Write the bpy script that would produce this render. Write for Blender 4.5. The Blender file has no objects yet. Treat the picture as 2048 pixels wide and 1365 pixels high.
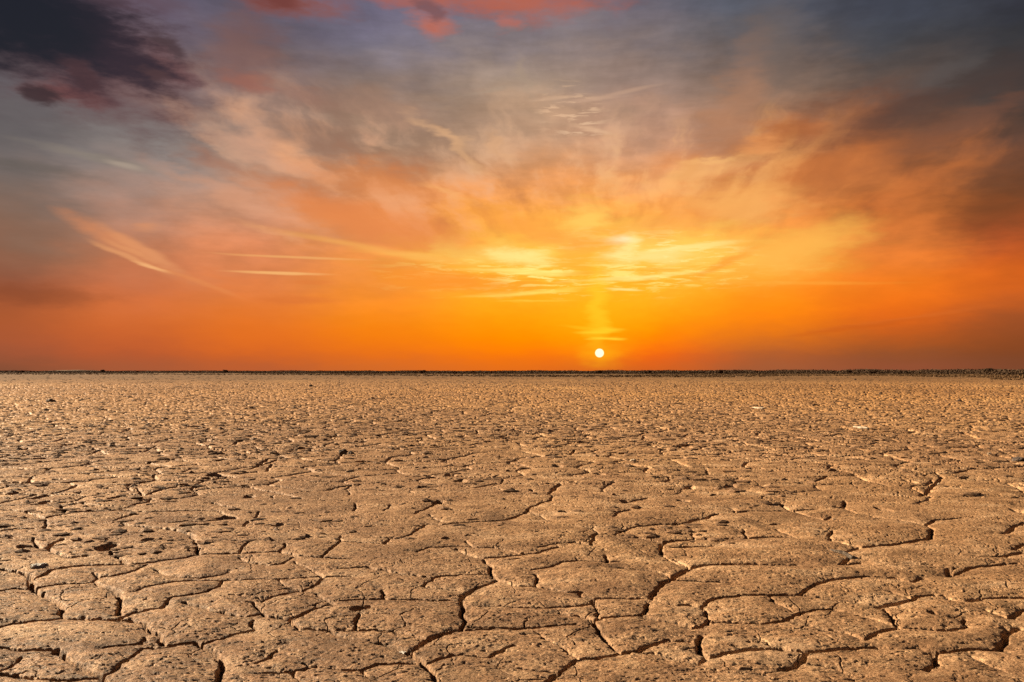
import bpy, bmesh, math, random
import numpy as np
from mathutils import Vector, Matrix

# ------------------------------------------------------------------ camera, sky, sun, exposure
SC = bpy.context.scene
COL = SC.collection
CAM_H = 1.2
F = 1750.0                       # focal length in pixels of the 2048 wide photograph
PITCH = math.atan(61.0 / F)

cam_d = bpy.data.cameras.new('camera')
cam = bpy.data.objects.new('camera', cam_d); COL.objects.link(cam)
cam_d.sensor_width = 36.0
cam_d.lens = 36.0 * F / 2048.0
cam_d.clip_start = 0.05; cam_d.clip_end = 30000.0
cam.location = (0, 0, CAM_H)
cam.rotation_euler = (math.pi / 2 + PITCH, 0, 0)
SC.camera = cam
SC.cycles.max_bounces = 4; SC.cycles.diffuse_bounces = 2; SC.cycles.glossy_bounces = 2
SC.cycles.use_denoising = False

SC.view_settings.view_transform = 'Standard'
SC.view_settings.look = 'None'
SC.view_settings.gamma = 1.0
SC.view_settings.exposure = 1.4

def ray(px, py):
    """direction in the world of a pixel of the photograph"""
    x = (px - 1024.0) / F; z = (682.5 - py) / F; y = 1.0
    c, s = math.cos(PITCH), math.sin(PITCH)
    return Vector((x, y * c - z * s, y * s + z * c)).normalized()

def ground_at(px, py):
    r = ray(px, py)
    t = -CAM_H / r.z
    return r.x * t, r.y * t

def azel(px, py):
    r = ray(px, py)
    return math.degrees(math.atan2(r.x, r.y)), math.degrees(math.asin(r.z))

def lin(c):
    f = lambda v: (v / 12.92) if v <= 0.04045 else ((v + 0.055) / 1.055) ** 2.4
    return tuple(f(v / 255.0) for v in c)

SUN_AZ, SUN_EL = azel(1199, 706.5)

# the light that falls on the ground comes low from the left, a little ahead
LAMP_FROM = Vector((-0.86, 0.38, 0)).normalized()
LAMP_EL = math.radians(21)
sl = bpy.data.lights.new('sun', 'SUN')
sl.energy = 5.0; sl.angle = math.radians(0.5); sl.color = (1.0, 0.79, 0.53)
slo = bpy.data.objects.new('sun', sl); COL.objects.link(slo)
d = Vector((LAMP_FROM.x * math.cos(LAMP_EL), LAMP_FROM.y * math.cos(LAMP_EL), math.sin(LAMP_EL)))
slo.rotation_euler = d.to_track_quat('Z', 'Y').to_euler()

class NT:
    def __init__(s, tree): s.t = tree; s.n = tree.nodes; s.l = tree.links
    def node(s, typ, **kw):
        n = s.n.new(typ)
        for k, v in kw.items(): setattr(n, k, v)
        return n
    def put(s, sock, v):
        if isinstance(v, bpy.types.NodeSocket): s.l.new(v, sock)
        else:
            if hasattr(sock.default_value, '__len__') and len(sock.default_value) == 4 and len(v) == 3: v = (*v, 1)
            sock.default_value = v
    def math(s, op, a, b=0.0, c=0.0, clamp=False):
        n = s.node('ShaderNodeMath', operation=op, use_clamp=clamp)
        s.put(n.inputs[0], a); s.put(n.inputs[1], b); s.put(n.inputs[2], c); return n.outputs[0]
    def vmath(s, op, a, b=(0, 0, 0), out=0):
        n = s.node('ShaderNodeVectorMath', operation=op)
        s.put(n.inputs[0], a)
        if op == 'SCALE': s.put(n.inputs['Scale'], b)
        else: s.put(n.inputs[1], b)
        return n.outputs['Value'] if op in ('LENGTH', 'DOT_PRODUCT') else n.outputs[0]
    def maprange(s, v, a, b, c=0.0, d=1.0, kind='SMOOTHSTEP'):
        n = s.node('ShaderNodeMapRange', interpolation_type=kind)
        for i, q in enumerate((v, a, b, c, d)): s.put(n.inputs[i], q)
        return n.outputs[0]
    def noise(s, vec, scale=1.0, detail=4.0, rough=0.5, dist=0.0, color=False, ntype=None):
        n = s.node('ShaderNodeTexNoise')
        if ntype: n.noise_type = ntype
        s.put(n.inputs['Vector'], vec); s.put(n.inputs['Scale'], scale); s.put(n.inputs['Detail'], detail)
        s.put(n.inputs['Roughness'], rough); s.put(n.inputs['Distortion'], dist)
        return n.outputs['Color'] if color else n.outputs[0]
    def mix(s, fac, a, b, blend='MIX'):
        n = s.node('ShaderNodeMix', data_type='RGBA', blend_type=blend)
        s.put(n.inputs[0], fac); s.put(n.inputs[6], a); s.put(n.inputs[7], b); return n.outputs[2]
    def mapping(s, vec, loc=(0, 0, 0), rot=(0, 0, 0), sc=(1, 1, 1), kind='POINT'):
        n = s.node('ShaderNodeMapping', vector_type=kind)
        s.put(n.inputs[0], vec); n.inputs[1].default_value = loc; n.inputs[2].default_value = rot; n.inputs[3].default_value = sc
        return n.outputs[0]

# sky colours read off the photograph: rows of heights, columns of bearings
PX = [0, 256, 512, 768, 1024, 1280, 1536, 1792, 2048]
PY = [0, 100, 200, 300, 400, 480, 560, 630, 700, 740]
SKY = [
 [(80,78,95),(92,84,103),(95,88,105),(105,100,122),(112,108,125),(104,100,114),(80,85,98),(56,62,76),(42,45,57)],
 [(94,86,94),(112,98,106),(108,90,93),(124,115,124),(142,126,121),(138,120,115),(108,94,90),(70,66,68),(52,51,55)],
 [(96,88,92),(122,109,109),(134,108,100),(150,124,110),(170,142,120),(156,124,108),(150,112,90),(98,74,64),(60,50,48)],
 [(110,101,100),(138,126,122),(172,138,118),(172,130,102),(200,150,114),(206,150,115),(190,114,66),(130,78,50),(98,60,45)],
 [(130,104,92),(172,134,118),(200,142,112),(222,140,82),(240,155,76),(250,165,85),(225,135,65),(185,98,42),(115,58,28)],
 [(142,98,78),(188,120,88),(220,138,96),(238,146,74),(253,180,66),(254,182,62),(248,156,62),(225,120,48),(168,72,28)],
 [(148,82,58),(204,114,74),(228,128,72),(243,142,56),(253,172,36),(254,176,40),(252,146,30),(245,120,24),(214,94,22)],
 [(174,88,50),(214,108,54),(232,118,44),(248,135,24),(254,156,4),(254,154,6),(250,128,10),(222,98,24),(164,78,38)],
 [(168,88,56),(194,94,50),(222,106,38),(238,116,24),(252,126,6),(246,108,14),(188,96,42),(158,82,42),(134,70,38)],
 [(140,82,56),(170,92,58),(190,96,52),(215,108,42),(232,112,28),(215,98,34),(165,92,56),(150,82,54),(130,74,48)],
]

world = bpy.data.worlds.new('World'); SC.world = world; world.use_nodes = True
W = NT(world.node_tree); W.n.clear()
tc = W.node('ShaderNodeTexCoord')
DIR = W.vmath('NORMALIZE', tc.outputs['Generated'])
sx = W.node('ShaderNodeSeparateXYZ'); W.put(sx.inputs[0], DIR)
AZ = W.math('MULTIPLY', W.math('ARCTAN2', sx.outputs[0], sx.outputs[1]), 57.29578)
EL = W.math('MULTIPLY', W.math('ARCSINE', sx.outputs[2]), 57.29578)
cb = W.node('ShaderNodeCombineXYZ'); W.put(cb.inputs[0], AZ); W.put(cb.inputs[1], EL)
ANG = cb.outputs[0]
# turbulence in the air bends every cloud edge; less of it close to the horizon
calm = W.maprange(EL, 0.5, 11.0)
def centred(nc, amp):
    v = W.vmath('SUBTRACT', nc, (0.5, 0.5, 0.5))
    return W.vmath('MULTIPLY', v, amp)
STRETCH = W.mapping(DIR, sc=(1, 1, 3.2))
STRONG = W.mapping(DIR, sc=(1, 1, 9.0))
w1 = centred(W.noise(STRETCH, 4.0, 3, 0.5, color=True), (10, 4.6, 0))
w2 = centred(W.noise(STRETCH, 13.0, 4, 0.55, color=True), (5.0, 2.4, 0))
warp = W.vmath('SCALE', W.vmath('ADD', w1, w2), calm)
fine = centred(W.noise(STRETCH, 34.0, 3, 0.6, color=True), (1.5, 0.7, 0))
fine2 = centred(W.noise(STRONG, 11.0, 3, 0.6, color=True), (2.6, 0.6, 0))
VW = W.vmath('ADD', W.vmath('ADD', ANG, warp), fine)          # for the broad colours
VF = W.vmath('ADD', W.vmath('ADD', ANG, W.vmath('SCALE', w2, W.maprange(EL, 0.0, 12.0, 0.15, 0.75))), fine)   # for single clouds
VC = W.vmath('ADD', ANG, W.vmath('SCALE', fine2, 0.32))             # for straight trails
VS = W.vmath('ADD', ANG, fine2)                                  # for flat streaks
sw = W.node('ShaderNodeSeparateXYZ'); W.put(sw.inputs[0], VW)

def ramp(values, el_list, fac, emax=90.0):
    r = W.node('ShaderNodeValToRGB'); r.color_ramp.interpolation = 'CARDINAL'
    els = r.color_ramp.elements
    pts = sorted(zip(el_list, values))
    while len(els) < len(pts): els.new(0.5)
    for e, (p, c) in zip(els, pts):
        e.position = max(0, min(1, p / emax)); e.color = (*c, 1)
    W.put(r.inputs[0], fac); return r.outputs[0]
elf = W.math('DIVIDE', sw.outputs[1], 90.0)
field = None; last = None
for ci, px in enumerate(PX):
    els = [azel(px, py)[1] for py in PY] + [34.0, 55.0, 90.0]
    cols = [lin(SKY[r][ci]) for r in range(len(PY))]
    edge = [(0.07, 0.065, 0.085), (0.06, 0.06, 0.08), (0.05, 0.05, 0.065)]
    c = ramp(cols + edge, els, elf)
    az = azel(px, 560)[0]
    if field is None: field = c
    else: field = W.mix(W.maprange(sw.outputs[0], last, az), field, c)
    last = az

def blob(col, px, py, rx, ry, colour, op=1.0, rot=0.0, soft=0.5, vec=None, rag=0.0, ragsrc=None, mul=None):
    """one cloud: an ellipse of the sky (given in pixels) with ragged, soft edges"""
    a, e = azel(px, py)
    k = 57.29578 / F
    a2 = azel(px + 10, py)[0]; ka = (a2 - a) / 10.0
    # (the sum with a vanishing share of the colour so far only makes the renderer work the clouds out one by one)
    ch = W.node('ShaderNodeVectorMath', operation='MULTIPLY_ADD')
    W.put(ch.inputs[0], col); W.put(ch.inputs[1], (1e-7, 1e-7, 1e-7)); W.put(ch.inputs[2], vec or VF)
    m = W.mapping(ch.outputs[0], loc=(a, e, 0), rot=(0, 0, math.radians(rot)), sc=(rx * ka, ry * k, 1), kind='TEXTURE')
    L = W.vmath('LENGTH', m)
    if rag: L = W.math('ADD', L, W.math('MULTIPLY', W.math('SUBTRACT', ragsrc or RAG, 0.5), rag))
    mask = W.maprange(L, 1.0 + soft, 1.0 - soft, 0.0, op)
    if mul is not None: mask = W.math('MULTIPLY', mask, mul)
    return W.mix(mask, col, lin(colour))
RAG = W.noise(STRETCH, 22.0, 5, 0.62)
RAGS = W.noise(STRONG, 16.0, 4, 0.62)
RAGBIG = W.noise(STRETCH, 7.0, 3, 0.55)
# streamers fanning out from behind the sun
sa = W.node('ShaderNodeSeparateXYZ'); W.put(sa.inputs[0], W.vmath('ADD', ANG, W.vmath('SCALE', w2, 0.35)))
fx = W.math('SUBTRACT', sa.outputs[0], SUN_AZ); fy = W.math('MULTIPLY', W.math('SUBTRACT', sa.outputs[1], 2.0), 1.25)
rad_ = W.math('SQRT', W.math('ADD', W.math('MULTIPLY', fx, fx), W.math('MULTIPLY', fy, fy)))
rad_ = W.math('MAXIMUM', rad_, 0.5)
fc = W.node('ShaderNodeCombineXYZ')
W.put(fc.inputs[0], W.math('MULTIPLY', W.math('DIVIDE', fx, rad_), 3.4)); W.put(fc.inputs[1], W.math('MULTIPLY', W.math('DIVIDE', fy, rad_), 3.4))
W.put(fc.inputs[2], W.math('MULTIPLY', W.math('LOGARITHM', rad_, 2.71828), 2.0))
FAN = W.noise(fc.outputs[0], 2.1, 5, 0.55, 0.15)
RIP = W.noise(W.mapping(DIR, sc=(1, 1, 7.5)), 32.0, 5, 0.6, 0.45)
RIPM = W.maprange(RIP, 0.50, 0.62)
RIPD = W.maprange(RIP, 0.50, 0.38)
FANFAR = W.maprange(rad_, 5.0, 15.0)
FANB = W.math('MULTIPLY', W.maprange(FAN, 0.46, 0.72), FANFAR)
FAND = W.math('MULTIPLY', W.maprange(FAN, 0.54, 0.28), FANFAR)

c = field
# soft swells of brighter and darker cloud over the broad colours
swell = W.math('ADD', W.math('MULTIPLY', W.maprange(RAGBIG, 0.3, 0.7), 0.22), 0.89)
swellf = W.math('ADD', W.math('MULTIPLY', W.maprange(FAN, 0.25, 0.75), 0.24), 0.88)
strk = W.math('ADD', W.math('MULTIPLY', W.maprange(RAGS, 0.3, 0.7), 0.06), 0.97)
swells = W.math('ADD', W.math('MULTIPLY', W.maprange(RAG, 0.3, 0.7), 0.16), 0.92)
amt = W.math('MULTIPLY', W.math('MULTIPLY', W.math('MULTIPLY', swell, swellf), strk), swells)
zone = W.math('MULTIPLY', W.maprange(EL, 1.5, 10.0, 0.06, 1.0), W.maprange(sa.outputs[0], -30.0, -18.0, 0.45, 1.0))
amt = W.math('ADD', W.math('MULTIPLY', W.math('SUBTRACT', amt, 1.0), zone), 1.0)
gv = W.node('ShaderNodeCombineXYZ')
for i in range(3): W.put(gv.inputs[i], amt)
c = W.mix(1.0, c, gv.outputs[0], 'MULTIPLY')

B = lambda *a, **k: blob(c, *a, **k)
# peach light caught by the streamers, brown in the folds between them
c = B(640, 290, 330, 90, (226, 172, 138), 0.7, rot=-14, rag=0.8, soft=0.6, mul=FANB)
c = B(720, 380, 330, 80, (246, 172, 120), 0.6, rot=-14, rag=0.8, soft=0.6, mul=FANB)
c = B(640, 290, 330, 90, (142, 104, 88), 0.55, rot=-14, rag=0.8, soft=0.6, mul=FAND)
c = B(800, 400, 330, 70, (208, 118, 62), 0.6, rot=-12, rag=0.8, soft=0.6, mul=FAND)
c = B(1080, 300, 240, 80, (228, 180, 140), 0.6, rag=0.8, soft=0.6, mul=FANB)
c = B(1420, 360, 280, 90, (254, 190, 112), 0.55, rot=10, rag=0.8, soft=0.6, mul=FANB)
c = B(1420, 400, 300, 80, (226, 128, 58), 0.5, rot=10, rag=0.8, soft=0.6, mul=FAND)
c = B(1760, 330, 260, 110, (212, 118, 54), 0.45, rot=10, rag=0.8, soft=0.6, mul=FANB)
c = B(1800, 300, 260, 110, (100, 60, 44), 0.5, rot=10, rag=0.8, soft=0.6, mul=FAND)
# mauve and salmon smudges, upper left and centre
c = B(490, 110, 60, 60, (132, 92, 86), 0.55, rot=-40, rag=1.4, soft=0.7)
c = B(500, 165, 40, 18, (162, 100, 84), 0.65, rot=-10, rag=1.4, soft=0.8)
c = B(600, 190, 70, 14, (158, 112, 94), 0.5, rot=-12, rag=1.4, soft=0.8)
c = B(740, 215, 110, 26, (150, 114, 98), 0.45, rot=-12, rag=1.4, soft=0.8)
c = B(440, 275, 80, 20, (208, 162, 134), 0.6, rot=-28, rag=1.8, soft=0.8)
c = B(520, 290, 50, 26, (212, 160, 132), 0.6, rot=-14, rag=1.8, soft=0.8)
c = B(590, 335, 70, 11, (222, 166, 134), 0.6, rot=-8, rag=1.6, soft=0.8)
c = B(420, 320, 60, 14, (170, 122, 102), 0.5, rot=-10, rag=1.6, soft=0.8)
c = B(650, 285, 80, 28, (150, 110, 90), 0.6, rot=-10, rag=1.3, soft=0.8)
c = B(880, 262, 70, 9, (220, 172, 130), 0.6, rot=-22, rag=1.0, soft=0.8)
c = B(925, 300, 64, 9, (232, 178, 128), 0.45, rot=-40, rag=0.9, soft=0.8)
c = B(1000, 285, 40, 8, (224, 170, 124), 0.4, rot=-35, rag=0.9, soft=0.8)
c = B(760, 365, 130, 26, (224, 132, 70), 0.6, rot=-8, rag=1.4, soft=0.8)
c = B(900, 390, 50, 8, (250, 180, 110), 0.5, rot=-24, rag=1.2, soft=0.8)
c = B(500, 410, 150, 12, (226, 160, 124), 0.5, rot=-18, rag=1.4, soft=0.8)
c = B(560, 470, 60, 6, (240, 168, 116), 0.4, rot=-18, rag=1.4, soft=0.8)
c = B(700, 440, 150, 24, (234, 140, 80), 0.6, rot=-16, rag=1.4, soft=0.8)
# pale wisps
c = B(1140, 225, 62, 36, (228, 188, 152), 0.95, rot=-18, rag=1.4, soft=0.7, mul=RIPM, vec=VS)
c = B(1110, 225, 34, 18, (212, 168, 134), 0.5, rot=-18, rag=1.6, soft=0.8)
c = B(1240, 186, 66, 3.6, (200, 162, 136), 0.5, rot=9, rag=1.2, soft=0.7, vec=VC)
c = B(1190, 198, 60, 3.4, (200, 162, 136), 0.6, rot=3, rag=1.2, soft=0.7, vec=VC)
c = B(1110, 196, 40, 3, (206, 168, 138), 0.7, rot=4, rag=1.2, soft=0.7, vec=VC)
c = B(1190, 258, 34, 6, (224, 180, 144), 0.75, rot=-14, rag=1.4, soft=0.7, vec=VS)
c = B(1048, 155, 9, 32, (168, 146, 126), 0.5, rot=18, rag=1.0, soft=0.8, vec=VS)
c = B(980, 182, 34, 3, (172, 150, 130), 0.45, rot=12, rag=1.0, soft=0.8, vec=VS)
c = B(190, 314, 110, 7, (142, 130, 118), 0.6, rot=-8, rag=1.4, soft=0.8, vec=VS)
c = B(250, 331, 30, 4, (172, 154, 138), 0.8, rot=-8, rag=0.8, soft=0.8, vec=VC)
c = B(60, 335, 110, 9, (92, 84, 78), 0.5, rot=-3, rag=1.2, soft=0.8, vec=VS)
c = B(296, 453, 22, 7, (216, 144, 102), 0.7, rag=0.8, soft=0.8, vec=VS)
c = B(252, 495, 112, 13, (218, 138, 92), 0.8, rot=-27, rag=1.4, soft=0.7, vec=VC)
c = B(285, 500, 80, 9, (230, 152, 102), 0.75, rot=-29, rag=1.2, soft=0.7, vec=VC)
c = B(255, 514, 62, 4.2, (238, 164, 108), 0.6, rot=-22, rag=0.9, soft=0.7, vec=VC)
c = B(262, 503, 46, 4.0, (234, 158, 104), 0.5, rot=-23, rag=0.9, soft=0.7, vec=VC)
c = B(305, 535, 30, 3, (250, 184, 122), 0.8, rot=-16, rag=0.9, soft=0.7, vec=VC)
c = B(400, 566, 80, 4, (236, 146, 84), 0.35, rot=-19, rag=1.6, soft=0.7, vec=VC)
c = B(590, 515, 120, 2.2, (246, 180, 108), 0.6, rot=-1, rag=0.5, soft=0.7, vec=VC)
c = B(555, 546, 84, 2.6, (252, 188, 116), 0.8, rot=0, rag=0.4, soft=0.7, vec=VC)
c = B(460, 553, 60, 8, (226, 124, 68), 0.5, rot=-12, rag=1.2, soft=0.8)
c = B(590, 602, 60, 7, (218, 112, 52), 0.6, rag=1.2, soft=0.8, vec=VS)
c = B(630, 565, 40, 5, (226, 120, 56), 0.5, rag=1.2, soft=0.8, vec=VS)
# the lit heart of the clouds over the sun
c = B(1210, 520, 300, 54, (255, 190, 56), 0.8, rag=1.2, soft=0.8)
c = B(880, 515, 130, 7, (255, 196, 88), 0.6, rot=-4, rag=1.0, soft=0.8, vec=VS)
c = B(780, 503, 170, 6, (250, 180, 88), 0.55, rot=-9, rag=0.9, soft=0.8, vec=VC)
c = B(985, 508, 60, 18, (255, 220, 104), 0.6, rag=1.8, soft=0.8)
c = B(905, 492, 34, 14, (255, 214, 100), 0.65, rag=1.6, soft=0.8)
c = B(1168, 452, 26, 44, (255, 206, 96), 0.75, rot=-8, rag=1.4, soft=0.8)
c = B(1290, 500, 200, 40, (255, 222, 116), 0.45, rot=-3, rag=1.4, soft=0.8)
c = B(1290, 500, 170, 34, (255, 234, 146), 0.75, rot=-3, rag=0.8, soft=0.6, mul=RIPM, vec=VS)
c = B(1150, 552, 270, 30, (255, 236, 135), 0.95, rag=1.0, soft=0.8, mul=RIPM, vec=VS)
c = B(1150, 560, 300, 30, (252, 164, 34), 0.75, rag=0.8, soft=0.6, mul=RIPD, vec=VS)
c = B(760, 440, 230, 34, (232, 132, 70), 0.55, rot=-14, rag=1.6, soft=0.7, ragsrc=RAGBIG)
c = B(1380, 430, 120, 26, (240, 148, 70), 0.5, rot=12, rag=1.6, soft=0.7)
c = B(1250, 480, 30, 8, (255, 248, 200), 0.95, rot=4, rag=0.8, soft=0.8, vec=VS)
c = B(1232, 496, 30, 14, (255, 236, 150), 0.85, rot=30, rag=1.2, soft=0.8)
c = B(1370, 496, 80, 4, (255, 236, 150), 0.7, rot=5, rag=1.0, soft=0.8, vec=VS)
c = B(1090, 545, 150, 5, (255, 236, 130), 0.75, rot=-2, rag=1.6, soft=0.7, vec=VS)
c = B(1260, 556, 110, 3, (255, 240, 150), 0.75, rot=3, rag=1.4, soft=0.7, vec=VS)
c = B(1060, 584, 110, 4, (255, 230, 110), 0.7, rot=4, rag=1.6, soft=0.7, vec=VS)
c = B(1250, 579, 30, 2, (255, 240, 160), 0.9, rot=-4, rag=0.8, soft=0.7, vec=VC)
c = B(1540, 566, 180, 3.0, (255, 172, 62), 0.4, rot=-2, rag=1.0, soft=0.8, vec=VC)
c = B(1070, 603, 60, 2, (255, 204, 70), 0.6, rag=0.8, soft=0.8, vec=VS)
c = B(1045, 512, 46, 12, (255, 240, 150), 0.75, rag=1.4, soft=0.8)
c = B(1290, 515, 70, 12, (255, 232, 150), 0.7, rag=1.4, soft=0.8)
# orange banks crossing it
c = B(1165, 496, 58, 24, (253, 166, 50), 0.7, rot=24, rag=1.4, soft=0.7)
c = B(1050, 452, 130, 24, (247, 156, 62), 0.75, rot=-12, rag=1.4, soft=0.8)
c = B(1185, 522, 40, 11, (252, 170, 46), 0.6, rag=1.2, soft=0.7)
c = B(1170, 547, 40, 5, (250, 164, 36), 0.8, rag=1.2, soft=0.7, vec=VS)
c = B(1310, 541, 60, 5, (252, 170, 40), 0.75, rag=1.2, soft=0.7, vec=VS)
c = B(890, 562, 140, 20, (249, 144, 42), 0.9, rot=-4, rag=1.0, soft=0.7, vec=VS)
c = B(1450, 525, 60, 8, (250, 152, 46), 0.75, rot=24, rag=0.9, soft=0.8)
# yellow arch and amber banks to the right
c = B(1600, 498, 110, 34, (255, 184, 80), 0.8, rot=16, rag=1.0, soft=0.8)
c = B(1400, 350, 110, 18, (250, 186, 112), 0.6, rot=16, rag=1.4, soft=0.8)
c = B(1440, 320, 40, 5, (252, 190, 116), 0.6, rot=10, rag=1.0, soft=0.8)
c = B(1480, 412, 100, 32, (253, 184, 100), 0.6, rag=1.4, soft=0.8)
c = B(1520, 290, 36, 16, (236, 152, 86), 0.7, rot=-10, rag=1.4, soft=0.8)
c = B(1480, 190, 36, 90, (186, 130, 96), 0.5, rot=-24, rag=1.0, soft=0.8)
c = B(1545, 90, 60, 70, (112, 98, 92), 0.55, rot=-24, rag=1.0, soft=0.8)
c = B(1570, 262, 50, 20, (178, 98, 48), 0.75, rag=1.2, soft=0.8)
c = B(1630, 262, 30, 14, (206, 120, 64), 0.6, rag=1.2, soft=0.8)
c = B(1730, 245, 120, 40, (124, 68, 44), 0.6, rot=8, rag=1.2, soft=0.8)
c = B(1700, 330, 120, 34, (204, 112, 52), 0.55, rot=10, rag=1.2, soft=0.8)
c = B(1900, 190, 190, 26, (62, 50, 50), 0.6, rot=18, rag=1.0, soft=0.8)
c = B(1940, 245, 150, 18, (126, 78, 58), 0.5, rot=16, rag=1.0, soft=0.8)
c = B(1900, 142, 70, 18, (84, 78, 78), 0.6, rot=20, rag=1.0, soft=0.8)
c = B(2000, 420, 90, 40, (122, 60, 26), 0.5, rot=10, rag=1.0, soft=0.8)
c = B(1800, 640, 150, 4, (216, 104, 40), 0.4, rot=8, rag=1.2, soft=0.8, vec=VS)
c = B(1720, 655, 110, 4, (196, 84, 24), 0.5, rot=7, rag=1.2, soft=0.8, vec=VS)
c = B(60, 590, 140, 16, (132, 66, 42), 0.5, rag=1.0, soft=0.8)
# the dark cloud and the red ones
c = B(170, 110, 230, 90, (100, 66, 70), 0.85, rot=-20, rag=1.4, soft=0.6)
c = B(130, 188, 80, 18, (112, 66, 66), 0.85, rot=0, rag=1.4, soft=0.6)
c = B(330, 130, 60, 26, (118, 78, 78), 0.75, rot=-14, rag=1.4, soft=0.7)
c = B(110, 55, 200, 80, (30, 24, 41), 0.96, rot=-14, rag=2.0, soft=0.6)
c = B(235, 110, 100, 34, (46, 32, 46), 0.92, rot=-26, rag=2.0, soft=0.65)
c = B(340, 92, 34, 10, (70, 50, 56), 0.8, rot=-14, rag=1.4, soft=0.6)
c = B(300, 148, 30, 9, (78, 52, 56), 0.8, rot=-18, rag=1.4, soft=0.6)
c = B(170, 150, 50, 14, (74, 46, 52), 0.8, rot=-22, rag=1.6, soft=0.5)
c = B(80, 190, 40, 17, (56, 38, 44), 0.9, rot=-6, rag=1.6, soft=0.5)
c = B(20, 30, 190, 80, (17, 21, 35), 0.95, rag=1.0, soft=0.6)
c = B(570, -2, 92, 24, (162, 86, 66), 0.7, rot=-4, rag=1.6, soft=0.85)
c = B(555, -4, 60, 18, (112, 54, 50), 0.9, rot=-4, rag=1.4, soft=0.85)
c = B(300, 8, 90, 20, (100, 72, 82), 0.5, rag=1.4, soft=0.7)
c = B(820, -2, 110, 18, (180, 94, 74), 0.65, rot=-4, rag=1.8, soft=0.6)
c = B(1040, -6, 130, 32, (198, 96, 62), 0.75, rot=-2, rag=1.8, soft=0.85)
c = B(865, 50, 40, 20, (206, 104, 70), 0.75, rot=-10, rag=1.6, soft=0.85)
c = B(865, 24, 22, 22, (116, 80, 86), 0.75, rag=1.4, soft=0.6)
c = B(1010, 48, 20, 11, (196, 104, 84), 0.6, rag=1.2, soft=0.7)

# the sun's disc and the glow in the air round it
srad = lambda px, py: ray(px, py)
SDIR = tuple(ray(1199, 706.5))
# glow: wide pillar and streaks above the sun
c = B(1197, 625, 80, 75, (255, 180, 8), 0.5, soft=0.95, rag=0.4)
c = B(1196, 620, 17, 70, (255, 206, 40), 0.55, soft=0.9, rag=0.3)
c = B(1199, 706, 34, 22, (255, 168, 20), 0.75, soft=0.95)
c = B(1202, 661, 30, 5, (255, 212, 50), 0.8, rot=3, rag=1.4, soft=0.8, vec=VS)
c = B(1180, 657, 40, 3, (255, 190, 30), 0.6, rot=-8, rag=1.2, soft=0.8, vec=VS)
c = B(1206, 679, 26, 3.0, (255, 206, 50), 0.9, rag=0.9, soft=0.6, vec=VS)
dd = W.math('ARCCOSINE', W.math('MINIMUM', W.vmath('DOT_PRODUCT', DIR, SDIR), 1.0))
disc = W.maprange(W.math('MULTIPLY', dd, F), 9.5, 7.3)
c = W.mix(disc, c, (1.6, 1.35, 0.85))

below = W.maprange(sx.outputs[2], -0.012, -0.002)
c = W.mix(below, (0.12, 0.07, 0.04), c)
# away from the sunset the veil thins and the clear twilight sky shows
behind = W.maprange(W.math('ABSOLUTE', AZ), 50.0, 120.0)
dusk = W.mix(W.maprange(EL, 0.0, 40.0), (0.11, 0.08, 0.07), (0.05, 0.05, 0.06))
c = W.mix(behind, c, dusk)

sky = W.node('ShaderNodeTexSky', sky_type='NISHITA')
sky.sun_disc = False
sky.sun_elevation = math.radians(SUN_EL); sky.sun_rotation = math.radians(SUN_AZ)
sky.dust_density = 3.0; sky.air_density = 1.0
bg_clear = W.node('ShaderNodeBackground'); W.put(bg_clear.inputs[0], sky.outputs[0]); bg_clear.inputs[1].default_value = 0.07
bg_veil = W.node('ShaderNodeBackground'); W.put(bg_veil.inputs[0], c); bg_veil.inputs[1].default_value = 0.379
mx = W.node('ShaderNodeMixShader'); mx.inputs[0].default_value = 0.94
W.l.new(bg_clear.outputs[0], mx.inputs[1]); W.l.new(bg_veil.outputs[0], mx.inputs[2])
wo = W.node('ShaderNodeOutputWorld'); W.l.new(mx.outputs[0], wo.inputs[0])
world.cycles.sampling_method = 'MANUAL'; world.cycles.sample_map_resolution = 1024

# ------------------------------------------------------------------ helpers
def put(o, parent=None):
    COL.objects.link(o)
    if parent: o.parent = parent
    return o
def tag(o, label=None, cat=None, group=None, kind=None):
    if label: o['label'] = label
    if cat: o['category'] = cat
    if group: o['group'] = group
    if kind: o['kind'] = kind
    return o
def mesh_np(name, verts, faces, mats, smooth=False):
    """faces: (n,3) or (n,4) int array"""
    me = bpy.data.meshes.new(name)
    nv, nf, k = len(verts), len(faces), faces.shape[1]
    me.vertices.add(nv); me.vertices.foreach_set('co', np.asarray(verts, np.float32).ravel())
    me.loops.add(nf * k); me.loops.foreach_set('vertex_index', np.asarray(faces, np.int32).ravel())
    me.polygons.add(nf); me.polygons.foreach_set('loop_start', np.arange(0, nf * k, k, dtype=np.int32))
    me.polygons.foreach_set('use_smooth', np.full(nf, smooth))
    me.update(calc_edges=True)
    me.materials.append(mats)
    return bpy.data.objects.new(name, me)

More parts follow.
